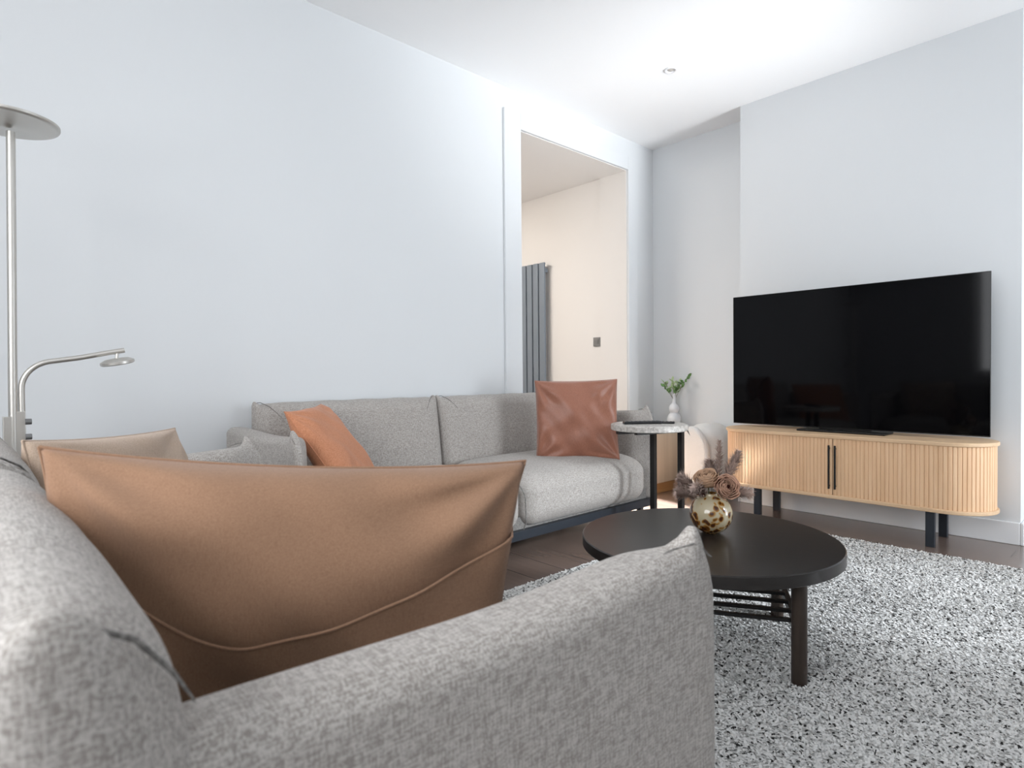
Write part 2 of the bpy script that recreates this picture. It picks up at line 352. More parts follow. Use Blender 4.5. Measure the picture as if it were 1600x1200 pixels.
# ------------------------------------------------------------------ sofas
def sofa(name, label, L, loc, rotz, back_ext=(0.10, 0.10), tip=0.038, fold=1.0):
    t = thing(name, label, 'sofa', loc, rotz)
    D, AW, AT = .765, .090, .672
    # dark rail frame and legs
    mb = MB(); z0, z1 = .108, .152
    box(mb, .02, L-.02, .0, .035, z0, z1); box(mb, .02, L-.02, D-.06, D-.025, z0, z1)
    box(mb, .02, .055, .035, D-.06, z0, z1); box(mb, L-.055, L-.02, .035, D-.06, z0, z1)
    mb.build('frame', M['frame'], t, smooth=False, bevel=.002)
    for x in (.07, L-.10):
        for y in (.03, D-.08):
            box(MB(), x, x+.03, y, y+.03, 0, z0).build('leg', M['frame'], t, smooth=False, bevel=.002)
    mb = MB(); box(mb, .045, L-.045, .03, D-.05, .125, .21); mb.build('base_panel', M['piping'], t, smooth=False)
    # arms: slim upholstered panels, front top corner pinched to a point
    for side in (0, 1):
        xa = 0 if side == 0 else L-AW
        cx = xa+AW/2
        def dfm(x, y, z):
            k = math.exp(-((y+0.0)/.030)**2)*sst(AT-.07, AT-.012, z)      # near the front top corner
            k2 = sst(.30, AT, z)
            thin = 1-.62*math.exp(-(y/.07)**2)-.2*math.exp(-(y/.04)**2)*sst(AT-.04, AT, z)
            bulge = 1+.04*math.sin(PI*min(1, max(0, (z-.15)/(AT-.15))))
            x = cx+(x-cx)*bulge; xo = xa-.0 if side == 0 else xa+AW; x = xo+(x-xo)*thin
            y = y+.020*math.exp(-(y/.10)**2)*sst(AT-.055, AT, z)-.006*k-.003*math.sin(PI*(z-.15)/.5)
            y += .75*tip*k
            z = z+tip*k*1.1-.006*math.exp(-((y-.3)/.16)**2)*k2
            z += .003*math.sin(9*y+1)*k2
            return x, y, z
        mb = MB(); rbox(mb, (xa, .0, .15), (xa+AW, D-.01, AT), .030, (5, 40, 30), 6, dfm)
        arm = mb.build('arm', M['sofa'], t, angle=180)
        # folded seam running round just below the tip, on the outer face
        so = -1 if side == 0 else 1; xo = xa if side == 0 else xa+AW
        P_ = []
        for i in range(13):
            q = i/12; y = .098-.094*q
            z = AT+.006+.006*math.sin(PI*q)-.020*sst(.55, 1, q)
            P_.append((xo-so*(.016-.013*sst(0, .5, q)+.001*q), y+.006, z))
        tube(MB(), P_, [.0006]+[.0013]*11+[.0006], 6).build('seam', M['piping'], arm)
    # seat cushions
    hx = (L-2*AW)/2
    for i in range(2):
        x0 = AW+hx*i+.003; x1 = AW+hx*(i+1)-.003
        def dfs(x, y, z, x0=x0, x1=x1):
            u = (x-x0)/(x1-x0); cr = max(0, 1-abs(2*u-1)**3)
            zz = z+(.018*cr)*sst(.30, .42, z)*sst(-.05, .15, y)
            zz -= .020*sst(.30, .42, z)*sst(.16, -.02, y)
            yy = y-.022*cr*sst(.16, .27, z)*sst(.30, -.02, y)
            return x, yy, zz
        mb = MB(); rbox(mb, (x0, -.022, .153), (x1, .62, .415), .085, (24, 16, 6), 7, dfs)
        seat = mb.build('seat_cushion', M['sofa'], t, angle=180)
        P_ = []
        xs = x1-.012 if i == 0 else x0+.012
        for k in range(22):
            a = PI/2*k/21
            P_.append((xs, .075-.112*math.sin(a), .300+.088*math.cos(a)) if k else (xs, .2, .398))
        P_.append((xs, -.040, .20)); P_.append((xs, -.022, .165))
        if i == 0: tube(MB(), P_, .003, 6).build('seam', M['piping'], seat)
    # back cushions with pinched, pleated ends
    b0, b1 = back_ext[0], L-back_ext[1]; hb = (b1-b0)/2; ZT = .775
    for i in range(2):
        x0 = b0+hb*i+.002; x1 = b0+hb*(i+1)-.002
        def dfb(x, y, z, x0=x0, x1=x1):
            de = min(x-x0, x1-x); e_ = math.exp(-(max(0, de)/.035)**2)*sst(ZT-.15, ZT, z)
            yc = .705
            y2 = yc+(y-yc)*(1-.50*e_)
            lean = .06*(ZT-z)/.4 if y < yc else 0
            u = (x-x0)/(x1-x0); bul = max(0, 1-abs(2*u-1)**3)
            y2 = y2-lean*.9-(.018*bul*math.sin(PI*min(1, max(0, (z-.38)/.4))) if y < yc else 0)
            z2 = z+.048*math.exp(-(max(0, de)/.022)**2)*sst(ZT-.14, ZT-.055, z)+.004*bul*sst(.6, ZT, z)+.0015*math.sin(31*x)*sst(.7, ZT, z)
            return x, y2, z2
        mb = MB(); rbox(mb, (x0, .648, .36), (x1, .765, ZT), .062, (34, 5, 22), 6, dfb)
        bc = mb.build('back_cushion', M['sofa'], t, angle=180)
        ends = [(x0, 1)] if i == 1 else [(x0, 1), (x1, -1)]
        if i == 1: ends.append((x1, -1))
        for xe, s in ends:
            fo = fold if s > 0 and i == 0 else 1.0
            P_ = [(xe+s*.004, .712, ZT+.006), (xe+s*.030, .688, ZT+.010), (xe+s*.060, .664, ZT-.008), (xe+s*.085, .644, ZT-.036), (xe+s*.105, .630, ZT-.062)]
            P_ = [(xe+(x_-xe)*fo, y_, z_-(1-fo)*.016-.0035) for x_, y_, z_ in P_]
            tube(MB(), P_, [.001, .0016, .0018, .0016, .0006], 6).build('seam', M['piping'], bc)
    return t
sofa('sofa', 'long grey woven two-cushion sofa against the wall beside the doorway', 2.20, (.87, 2.06, 0), 0)
sofa('sofa', 'near grey woven sofa seen over its arm, two beige cushions on it', 1.63, (.735, .395, 0), PI/2, (-0.035, 0.10), fold=.4)

# ------------------------------------------------------------------ cushions
def pillow(name, label, TL, TR, BL, h, mat, thick=.15, seed=1, ear=.07, crease=1.0, group=None, flap=False, squash=None, hem=None):
    TL, TR, BL = Vector(TL), Vector(TR), Vector(BL)
    u = (TR-TL); wd = u.length; u.normalize(); v = (TL-BL); v = (v-u*v.dot(u)).normalized(); n = u.cross(v)
    c = (TL+TR)/2-v*h/2
    t = thing(name, label, 'cushion', c-v*h/2, 0, group); base_ = c-v*h/2
    rr = random.Random(seed); ph = [rr.uniform(0, 6.28) for _ in range(12)]
    G = 60
    def prof(a, b_):
        q = max(0, (1-abs(a)**2.4))*max(0, (1-abs(b_)**2.4)); return q**.42
    def pt(a, b_, s, off=0):
        x = wd/2*a*(1-ear*(1-b_*b_)**.9*1.0); y = h/2*b_*(1-ear*(1-a*a)**.9)
        th = thick/2*prof(a, b_)
        # creases running from the corners and a few soft folds
        wr = 0
        for k, (ca, cb) in enumerate(((-1, 1), (1, 1), (-1, -1), (1, -1))):
            dx, dy = a-ca, b_-cb; r_ = math.hypot(dx, dy); an = math.atan2(dy, dx)
            wr += .0052*math.sin(an*9+ph[k])*math.exp(-((r_-.45)/.33)**2)
        wr += .0035*math.sin(5*a+3.1*b_+ph[5])+.0026*math.sin(7.3*b_-4*a+ph[6])+.0016*math.sin(13*a+9*b_+ph[7])
        wr *= crease*min(1, th/(thick*.22))
        z = s*(th+wr+off)
        if squash: x, y, z = squash(a, b_, x, y, z)
        return c-base_+u*x+v*y+n*z
    mb = MB()
    ax_ = [math.sin(PI/2*(2*i/G-1)) * .35 + (2*i/G-1)*.65 for i in range(G+1)]
    V = []; Fc = []
    for s in (1, -1):
        for a in ax_:
            for b_ in ax_: V.append(pt(a, b_, s))
    def id_(s, i, j): return (0 if s == 1 else (G+1)**2)+i*(G+1)+j
    for i in range(G):
        for j in range(G):
            Fc.append((id_(1, i, j), id_(1, i+1, j), id_(1, i+1, j+1), id_(1, i, j+1)))
            Fc.append((id_(-1, i, j+1), id_(-1, i+1, j+1), id_(-1, i+1, j), id_(-1, i, j)))
    mb.add(V, Fc)
    cov = mb.build('cover', mat, t, angle=180)
    mm = cov.modifiers.new('weld', 'WELD'); mm.merge_threshold = .0004
    # piped edge
    E_ = []
    for i in range(0, 2*G+1): pass
    ring = [(a, 1) for a in ax_]+[(1, b_) for b_ in ax_[::-1]][1:]+[(a, -1) for a in ax_[::-1]][1:]+[(-1, b_) for b_ in ax_][1:]
    tube(MB(), [pt(a, b_, 1) for a, b_ in ring], .0022, 6).build('edge_seam', mat, t)
    if flap:
        # overlapping envelope panel covering the lower face, top edge sagging
        K = 50; J = 26; V = []
        def edge(a): return flap(a)
        def fp(a, q, off):
            e_ = edge(a); b_ = -1+(e_+1)*q
            return pt(a, b_, 1, off*min(1, 6*(1-q*q*0)) )
        F2 = []
        for lay, off in ((0, .0115), (1, .0065)):
            for i in range(K+1):
                a = -1+2*i/K
                for j in range(J+1): V.append(fp(a, j/J, off*(.35+.65*min(1, j/4))))
        W = (J+1)
        for i in range(K):
            for j in range(J):
                a0_, b0_ = i*W+j, (i+1)*W+j
                F2.append((a0_, b0_, b0_+1, a0_+1)); o2 = (K+1)*W
                F2.append((o2+a0_+1, o2+b0_+1, o2+b0_, o2+a0_))
            F2.append((i*W+J, (i+1)*W+J, (K+1)*W+(i+1)*W+J, (K+1)*W+i*W+J))
        MB().add(V, F2).build('envelope_flap', mat, t, angle=60)
        hemp = [fp(-1+2*i/K, 1, .0115) for i in range(K+1)]
        tube(MB(), hemp, .0015, 6).build('flap_hem', mat, t)
    return t
def sqA(a, b_, x, y, z):
    # the hidden lower left is pressed in by the backrest, the lower right by the arm
    k = sst(.5, -1, b_)
    if a < 0: x += .10*(-a)*k
    return x, y, z
pillow('cushion', 'large tan-beige linen cushion with envelope flap, nearest on the near sofa', (.068, .865, .822), (.595, .615, .776), (.08, .855, .40), .39, M['beige'],
       .20, 3, ear=.085, crease=1.5, flap=lambda a: -.02+.56*abs((a+.22)/1.22)**1.35 if a > -.22 else -.02+.66*abs((a+.22)/.78)**1.7, squash=sqA)
pillow('cushion', 'paler beige linen cushion partly hidden behind the large tan one', (.088, 1.43, .784), (.43, 1.80, .762), (.11, 1.36, .42), .36, M['beige2'], .15, 11, ear=.05)
pillow('cushion', 'bright terracotta cushion leaning at the left end of the far sofa', (.905, 2.24, .765), (1.22, 2.60, .770), (1.13, 2.13, .42), .44, M['rust'], .14, 5, ear=.055)
pillow('cushion', 'brown-rust shiny cushion at the right end of the far sofa', (2.46, 2.46, .86), (2.80, 2.13, .865), (2.42, 2.43, .41), .46, M['rust2'], .13, 8, ear=.04, crease=1.5)

# ------------------------------------------------------------------ coffee table
CTX, CTY, CTZ, CTR, CA = 1.85, 1.037, .35, .415, math.radians(-60)
t = thing('coffee_table', 'round dark wooden coffee table with slatted shelf on the rug', 'coffee table', (CTX, CTY, 0), CA)
lathe(MB(), [(CTR-.03, CTZ-.038), (CTR-.003, CTZ-.038), (CTR, CTZ-.035), (CTR, CTZ-.003), (CTR-.003, CTZ), (.001, CTZ)], 128).build('tabletop', M['table'], t, angle=30)
q = .352*math.cos(PI/4)
for sx in (-1, 1):
    for sy in (-1, 1):
        lathe(MB(), [(.019, .0), (.0215, .004), (.0215, CTZ-.038)], 24, (sx*q, sy*q, 0)).build('leg', M['tableleg'], t)
mb = MB()
for sx in (-1, 1): box(mb, sx*q-.009, sx*q+.009, -q+.02, q-.02, .150, .172)
box(mb, -q+.02, q-.02, -q-.010, -q+.010, .285, .312); box(mb, -q+.02, q-.02, q-.010, q+.010, .285, .312)
mb.build('shelf_rail', M['black'], t, smooth=False)
for i in range(7):
    y = -q+.025+(2*q-.05)*i/6
    box(MB(), -q+.005, q-.005, y-.009, y+.009, .172, .182).build('shelf_slat', M['black'], t, smooth=False, bevel=.002)

# ------------------------------------------------------------------ vase with dried flowers
VX, VY = 1.895, 1.045
t = thing('vase', 'round cream and amber mottled glass vase on the dark coffee table', 'vase', (VX, VY, CTZ))
R_ = .071; prof = [(.001, .0), (.026, 0)]
for i in range(1, 30):
    a = -PI/2+.38+(PI-.38-.42)*i/29; prof.append((R_*math.cos(a), .066+R_*.96*math.sin(a)))
prof += [(.027, .131), (.027, .137), (.0235, .137), (.0235, .130)]
for i in range(29, 0, -1):
    a = -PI/2+.38+(PI-.38-.42)*i/29; prof.append(((R_-.005)*math.cos(a), .066+(R_-.005)*.96*math.sin(a)))
prof.append((.001, .006))
lathe(MB(), prof, 64, closed=True).build('vessel', M['mottled'], t, angle=60)
def frame_to(d):
    d = Vector(d).normalized(); return d.to_track_quat('Z', 'Y').to_matrix()
def rose(label, c, d, R0, mat, seed, root):
    rr = random.Random(seed); Q = frame_to(d); c = Vector(c); root = Vector(root)
    t = thing('dried_rose', label, 'flower', root)
    def petal(ang, r, hgt, span, curl, tw):
        V = []; F = []; A, B_ = 13, 9
        for i in range(A):
            s = -1+2*i/(A-1)
            for j in range(B_):
                q = j/(B_-1)
                edge = 1-.20*abs(s)**2.2
                zz = hgt*q*edge-.45*R0
                rad = r*(.22+.78*math.sin(min(1, q*1.5)*PI/2))*(1-.22*max(0, q-.6)/.4*(1-min(1, curl/.003)))+curl*max(0, q-.70)**1.5*8*edge
                rad += .0013*math.sin(7*s+ang*3+tw)*q + .0012*rr.random()*q
                an = ang+s*span*.5*(.45+.55*q)
                rad *= 1+.10*s
                V.append((rad*math.cos(an), rad*math.sin(an), zz))
        V2 = [(x*.955, y*.955, z-.0004) for x, y, z in V]; n = len(V)
        for i in range(A-1):
            for j in range(B_-1):
                a0 = i*B_+j; F.append((a0, a0+B_, a0+B_+1, a0+1)); F.append((n+a0+1, n+a0+B_+1, n+a0+B_, n+a0))
            F.append((i*B_+B_-1, (i+1)*B_+B_-1, n+(i+1)*B_+B_-1, n+i*B_+B_-1))
        return [c-root+Q@Vector(p) for p in V+V2], F
    rings = [(.09, .92, 2, 3.6, 0), (.17, .97, 3, 3.0, 0), (.27, 1.02, 3, 2.9, 0), (.38, 1.06, 4, 2.4, 0), (.50, 1.08, 4, 2.4, .0004), (.63, 1.08, 5, 2.1, .0008), (.77, 1.05, 5, 2.0, .0014), (.90, .98, 5, 1.9, .0024), (1.02, .86, 5, 1.8, .0040)]
    for k, (fr_, hh, n_, sp, cu) in enumerate(rings):
        for i in range(n_):
            V, F = petal(2*PI*i/n_+k*1.1+rr.uniform(-.2, .2), R0*fr_*.9, R0*1.30*hh*(1+rr.uniform(-.05, .05)), sp, cu, rr.uniform(0, 6))
            MB().add(V, F).build('petal', mat if k > 1 else M['core'], t, angle=180)
    e_ = c+Q@Vector((0, 0, -.3*R0))
    mid = (e_+root)/2+Vector((0, 0, .004))
    tube(MB(), [root-root, mid-root, e_-root], .0022, 6).build('stem', M['stem'], t)
VT = CTZ+.10
camd = Vector((-VX, -VY, .55)).normalized()
rose('dusty pink dried rose facing forward at the front of the round vase', (1.893, .992, .510), (-.60, -.72, .34), .040, M['petal'], 4, (VX-.004, VY-.004, VT-.06))
rose('tan dried rose facing upward, behind and left of the dusty pink rose', (1.885, 1.052, .524), (-.50, -.02, .86), .040, M['petal2'], 9, (VX+.004, VY+.006, VT-.06))
def plume(label, pts, r0, n, seed, ln=.020):
    rr = random.Random(seed); P_ = [Vector(p) for p in pts]; root = P_[0]
    t = thing('pampas_plume', label, 'dried grass', root, 0, None)
    # smooth quadratic path
    def at(q): a = P_[0].lerp(P_[1], q); b_ = P_[1].lerp(P_[2], q); return a.lerp(b_, q)
    tube(MB(), [at(i/12)-root for i in range(13)], [.0016-.0010*i/12 for i in range(13)], 6).build('stem', M['stem'], t)
    V = []; F = []
    for k in range(n):
        q = .42+.58*(k/n)**.9; p = at(q); d = (at(min(1, q+.02))-at(q-.02)).normalized()
        env = math.sin(PI*min(1, max(0.02, (q-.38)/.66)))**.7
        a = d.orthogonal().normalized(); a.rotate(Matrix.Rotation(rr.uniform(0, 2*PI), 3, d))
        dirv = (a*rr.uniform(.5, 1)+d*rr.uniform(.5, 1.1)).normalized()
        L_ = ln*env*rr.uniform(.35, 1.35)**1.3+.004; s = d.cross(dirv).normalized()*rr.uniform(.0008, .0017)
        st = p-root+a*r0*rr.uniform(0, 1)*env; mid = st+dirv*L_*.55; en = mid+(dirv+Vector((0, 0, -.5*rr.random()))+a*.3).normalized()*L_*.5
        i0 = len(V); V += [st-s, st+s, mid+s*.9, mid-s*.9, en]; F += [(i0, i0+1, i0+2, i0+3), (i0+3, i0+2, i0+4)]
    MB().add(V, F).build('plume_head', M['pampas'], t, smooth=False)
rtn = Vector((.734, -.679, 0))          # camera right on the table plane
def vp(dx, dz, dd=0): return Vector((VX, VY, 0))+rtn*dx+Vector((.68, .734, 0))*dd+Vector((0, 0, dz))
pr_ = lambda k: (VX+.006*math.cos(k), VY+.006*math.sin(k), VT-.04)
plume('tall thin taupe plume standing upright at the top of the bouquet', (pr_(0), vp(.045, .53, .04), vp(.040, .662, .03)), .008, 620, 21, .018)
plume('full taupe plume leaning right behind the dusty rose', (pr_(1), vp(.055, .52, .02), vp(.100, .625, .01)), .010, 1000, 22, .030)
plume('short taupe plume drooping at the far right over the vase rim', (pr_(2), vp(.080, .505, -.02), vp(.125, .488, -.02)), .009, 700, 23, .028)
plume('taupe plume spreading far left, lowest on the left side', (pr_(3), vp(-.060, .505, .0), vp(-.115, .490, .0)), .010, 900, 24, .030)
plume('taupe plume spreading left just above the lowest left one', (pr_(4), vp(-.050, .515, .02), vp(-.100, .535, .03)), .010, 800, 25, .030)
plume('small taupe plume filling the gap behind and between the two roses', (pr_(5), vp(.020, .52, .05), vp(.010, .590, .05)), .012, 800, 26, .030)
plume('small taupe plume tucked under the left side of the tan rose', (pr_(6), vp(-.030, .50, -.01), vp(-.062, .512, -.03)), .010, 700, 27, .024)
def dry_leaf(label, p, d, seed, L_=.035):
    rr = random.Random(seed); p = Vector(p); d = Vector(d).normalized(); s = d.cross(Vector((0, 0, 1))).normalized(); nn = s.cross(d); V = []; K = 9
    for i in range(K):
        q = i/(K-1); wv = L_*.36*math.sin(PI*min(1, q*.93+.04))**.8; c_ = d*L_*q+nn*(.22*L_*math.sin(2.6*q))
        V += [c_-s*wv+nn*.003, c_-nn*.002, c_+s*wv+nn*.003]
    n = len(V); V += [v_-nn*.0008 for v_ in V]; F = []
    for i in range(K-1):
        for j in range(2):
            a0 = i*3+j; F += [(a0, a0+1, a0+4, a0+3), (n+a0+3, n+a0+4, n+a0+1, n+a0)]
    t = thing('dried_leaf', label, 'dried leaf', p)
    MB().add(V, F).build('blade', M['core'], t, angle=180)
    r0_ = Vector((VX, VY, VT-.03))-p; tube(MB(), [r0_, r0_*.4+Vector((0, 0, .012)), Vector((0, 0, 0))], .0012, 6).build('stalk', M['stem'], t)
dry_leaf('dark brown dried leaf pointing right beneath the dusty pink rose', vp(.050, .487, -.01), (.8, -.5, .10), 1)
dry_leaf('dark brown dried leaf lying lowest at the right over the vase rim', vp(.042, .476, .0), (.7, -.75, -.25), 2, .030)
dry_leaf('dark brown dried leaf pointing left beneath the left plumes', vp(-.028, .482, -.02), (-.8, .4, .0), 3, .030)
# ------------------------------------------------------------------ side table and remotes
SX, SY, SZ, SR = 2.70, 1.845, .630, .200
t = thing('side_table', 'small round grey stone-topped side table in front of the far sofa arm', 'side table', (SX, SY, 0))
lathe(MB(), [(SR-.004, SZ-.032), (SR, SZ-.028), (SR, SZ-.004), (SR-.004, SZ), (.001, SZ)], 96).build('tabletop', M['terrazzo'], t, angle=30)
LP = [(.020, -.055), (.165, -.055+.055)]
Lq = [Vector((.043, .002)), Vector((.153, -.098))]
def sbar(mb, a, b_, z0, z1, w_=.011):
    a = Vector((*a, 0)); b_ = Vector((*b_, 0)); d = (b_-a).normalized(); w_ *= 1.2; s = Vector((-d.y, d.x, 0))*w_
    pts_ = [a-s-d*w_, b_-s+d*w_, b_+s+d*w_, a+s-d*w_]
    prism(mb, [(p.x, p.y) for p in pts_], z0, z1)
for k in range(2):
    a = Lq[k]; mb = MB(); sbar(mb, a, a+Vector((.0001, 0)), .012, SZ-.050); mb.build('leg', M['black'], t, smooth=False)
    mb = MB(); far = a+Vector((-.19, .08)) if k == 0 else a+Vector((-.27, .085))
    sbar(mb, far, a, SZ-.050, SZ-.032); mb.build('top_rail', M['black'], t, smooth=False)
    mb = MB(); sbar(mb, far, a, 0, .012); mb.build('foot_rail', M['black'], t, smooth=False)
mb = MB(); sbar(mb, Lq[0], Lq[1], .0, .012, .010); mb.build('foot_rail', M['black'], t, smooth=False)
def remote(label, loc, rz, L_, W_, T_, nb, group=None):
    t = thing('remote_control', label, 'remote control', loc, rz)
    mb = MB(); rbox(mb, (-L_/2, -W_/2, 0), (L_/2, W_/2, T_), T_*.45, (4, 4, 1), 3); mb.build('body', M['plastic'], t, angle=60)
    for i in range(nb):
        for s in (-1, 0, 1):
            lathe(MB(), [(.0032, T_-.0005), (.0030, T_+.0012)], 12, (-L_/2+.02+i*(L_-.04)/(nb-1), s*W_*.27, 0)).build('button', M['button'], t)
remote('long black remote control lying across the round side table', (2.665, 1.862, SZ), math.radians(-38), .205, .045, .015, 8)
remote('smaller slim black remote overlapping the right end of the long remote', (2.765, 1.800, SZ), math.radians(-62), .12, .036, .011, 5)

# ------------------------------------------------------------------ TV console
t = thing('tv_console', 'long oak media console with ribbed tambour doors, under the television', 'tv console', (3.765, 1.236, 0))
HL, HD, Z0, Z1 = .703, .198, .190, .545     # half length (y), half depth (x)
def stadium(hl, hd, n=28):
    r = hd; pts = []
    for i in range(n+1): a = PI*i/n; pts.append((-r*math.cos(a+0)*1, (hl-r)+r*math.sin(a)))
    for i in range(n+1): a = PI*i/n; pts.append((r*math.cos(a), -(hl-r)-r*math.sin(a)))
    return pts[::-1]
prism(MB(), stadium(HL, HD), Z1-.020, Z1).build('top_panel', M['oaktop'], t, smooth=False, bevel=.005)
prism(MB(), stadium(HL, HD), Z0, Z0+.020).build('bottom_panel', M['oaktop'], t, smooth=False, bevel=.005)
prism(MB(), stadium(HL-.022, HD-.022), Z0+.02, Z1-.02).build('carcass', M['oak'], t, smooth=True)
hr = HD-.010; hl = HL-.010
def path(s):   # from the front centre round the end to the back
    st = hl-hr
    if s < st: return (-hr, s), (-1, 0)
    a = (s-st)/hr; return (-hr*math.cos(a), st+hr*math.sin(a)), (-math.cos(a), math.sin(a))
tot = (hl-hr)+PI*hr; pitch = .0195; ns = int(tot/pitch)
for sgn in (1, -1):
    pts = []
    for i in range(ns):
        for q, off in ((.03, -.0035), (.10, -.0008), (.22, 0), (.78, 0), (.90, -.0008), (.97, -.0035)):
            (x, y), (nx, ny) = path(.002+(i+q)*pitch); pts.append((x+nx*off, sgn*(y+ny*off)))
    inner = []
    for i in range(ns, -1, -1):
        (x, y), (nx, ny) = path(.002+i*pitch); inner.append((x-nx*.009, sgn*(y-ny*.009)))
    n = len(pts); V = [(x, y, Z0+.02) for x, y in pts]+[(x, y, Z1-.02) for x, y in pts]
    F = [(k, k+1, n+k+1, n+k) if sgn < 0 else (k+1, k, n+k, n+k+1) for k in range(n-1)]
    door = MB().add(V, F).build('tambour_door', M['oak'], t, smooth=False)
    mb = MB(); box(mb, -hr-.020, -hr-.010, sgn*.016-.0045, sgn*.016+.0045, .245, .488)
    for z in (.262, .471): box(mb, -hr-.011, -hr+.001, sgn*.016-.003, sgn*.016+.003, z-.004, z+.004)
    mb.build('handle', M['black'], door, smooth=False, bevel=.002)
for x in (-.125, .145):
    for y in (-.445, .455):
        box(MB(), x-.014, x+.014, y-.02, y+.02, 0, Z0).build('leg', M['frame'], t, smooth=False, bevel=.002)
# ------------------------------------------------------------------ television
t = thing('television', 'large black flat-screen television standing on the oak console', 'television', (3.79, 1.25, Z1))
y0, y1, zb, zt = -.677, .677, .018, .850
mb = MB(); box(mb, .002, .012, y0, y1, zb, zt); box(mb, .012, .05, y0+.15, y1-.15, zb+.03, zb+.36); mb.build('housing', M['bezel'], t, smooth=False, bevel=.002)
box(MB(), 0, .002, y0+.003, y1-.003, zb+.006, zt-.003).build('screen', M['screen'], t, smooth=False)
mb = MB(); rbox(mb, (-.085, -.235, 0), (.075, .235, .012), .005, (2, 6, 1), 3); mb.build('stand', M['bezel'], t, angle=60)
mb = MB(); box(mb, .006, .03, -.14, .14, .010, .06); mb.build('stand_neck', M['bezel'], t, smooth=False)

# ------------------------------------------------------------------ floor lamp
LX, LY = .122, 2.35
t = thing('floor_lamp', 'brushed nickel floor lamp with round uplighter and reading arm', 'floor lamp', (LX, LY, 0))
lathe(MB(), [(.12, 0), (.12, .012), (.115, .018), (.012, .022), (.012, .03)], 48).build('base', M['nickel'], t, angle=30)
ex = Vector((1, .02, 0)).normalized()
tube(MB(), [(-.002, 0, .02), (.004, 0, .9), (.012, 0, 1.64)], .0115, 16).build('pole', M['nickel'], t)
mb = MB(); lathe(mb, [(.014, 1.650), (.02, 1.656), (.12, 1.660), (.130, 1.662), (.133, 1.666), (.133, 1.672), (.130, 1.673), (.126, 1.668), (.02, 1.664), (.001, 1.664)], 64, (-.0, 0, 0)); mb.build('uplighter_head', M['nickel'], t, angle=50)
mb = MB(); box(mb, -.022, .0, -.012, .012, .58, .785); box(mb, .0, .032, -.009, .009, .64, .80); mb.build('bracket', M['nickel'], t, smooth=False, bevel=.002)
pts = [(.024, 0, .72), (.024, 0, .86)]
for i in range(1, 13):
    a = math.radians(84)*i/12; pts.append((.024+.085*(1-math.cos(a)), -.002*i/12, .868+.085*math.sin(a)))
pts += [(.17, -.006, .964), (.245, -.012, .981), (.290, -.016, .990)]
tube(MB(), pts, .0082, 14).build('reading_arm', M['nickel'], t)
mb = MB(); tube(mb, [(.27, -.014, .985), (.268, -.014, .962)], .005, 10)
mb.build('head_joint', M['nickel'], t)
Q = Matrix.Rotation(math.radians(-11), 3, 'Y')@Matrix.Rotation(math.radians(4), 3, 'X'); mb = MB(); lathe(mb, [(.001, -.007), (.044, -.007), (.049, -.004), (.049, .004), (.034, .012), (.001, .014)], 40)
mb.v = [tuple(Q@Vector(p)+Vector((.270, -.014, .950))) for p in mb.v]; mb.build('reading_head', M['nickel'], t, angle=40)
for z in (.768, .722):
    mb = MB(); lathe(mb, [(.001, 0), (.009, 0), (.009, .018), (.008, .020), (.001, .020)], 20); mb.v = [(.030+v_[2]*.8, -.012-v_[1], z+v_[0]) for v_ in mb.v]; mb.build('dial', M['steel'], t)

# ------------------------------------------------------------------ rug
RX0, RX1, RY0, RY1, RT = .55, 3.49, -.40, 1.83, .012
rug = thing('rug', 'shaggy white rug with black flecks under the coffee table', 'rug', (RX0, RY0, 0))
box(MB(), 0, RX1-RX0, 0, RY1-RY0, 0, .006).build('backing', M['pile_w'], rug, smooth=False)
g_ = np.random.default_rng(5)
def tufts(x0, x1, y0_, y1_, step, wd, ln):
    nx = int((x1-x0)/step); ny = int((y1_-y0_)/step)
    X, Y = np.meshgrid(np.arange(nx)*step+x0, np.arange(ny)*step+y0_)
    X = X.ravel()+g_.uniform(-.6, .6, X.size)*step; Y = Y.ravel()+g_.uniform(-.6, .6, Y.size)*step
    n = X.size
    a = g_.uniform(0, 2*PI, n); a = a+0*X
    lean = g_.uniform(.6, 1.6, n)*ln*1.1; hh = ln*g_.uniform(.55, 1.0, n)
    w_ = wd*g_.uniform(.6, 1.2, n)/2
    ca, sa = np.cos(a), np.sin(a)
    def V_(u_, s_, z_): return np.stack([X+ca*u_-sa*s_-RX0, Y+sa*u_+ca*s_-RY0, z_], 1)
    z0 = .004
    P0 = V_(0*w_, -w_, z0+0*w_); P1 = V_(0*w_, w_, z0+0*w_)
    P2 = V_(lean*.45, w_*1.1, z0+hh*.75); P3 = V_(lean*.45, -w_*1.1, z0+hh*.75)
    P4 = V_(lean, w_*.6, z0+hh); P5 = V_(lean, -w_*.6, z0+hh)
    V = np.stack([P0, P1, P2, P3, P4, P5], 1).reshape(-1, 3)
    b0 = np.arange(n)*6
    F = np.stack([b0, b0+1, b0+2, b0+3, b0+3, b0+2, b0+4, b0+5], 1).reshape(-1, 4)
    r = g_.random(n); mi = np.where(r < .10, 2, np.where(r < .17, 1, 0)); mi = np.repeat(mi, 2)
    return V, F, mi
V, F, mi = tufts(.95, RX1, -.40, RY1, .0054, .0066, .0075)
me = bpy.data.meshes.new('pile'); me.vertices.add(len(V)); me.vertices.foreach_set('co', V.ravel())
me.loops.add(F.size); me.loops.foreach_set('vertex_index', F.ravel().astype(np.int32))
me.polygons.add(len(F)); me.polygons.foreach_set('loop_start', np.arange(0, F.size, 4, dtype=np.int32))
for k in ('pile_w', 'pile_g', 'pile_b'): me.materials.append(M[k])
me.polygons.foreach_set('material_index', mi.astype(np.int32)); me.update(calc_edges=True)
o = bpy.data.objects.new('pile', me); put(o, rug); o['kind'] = 'stuff'

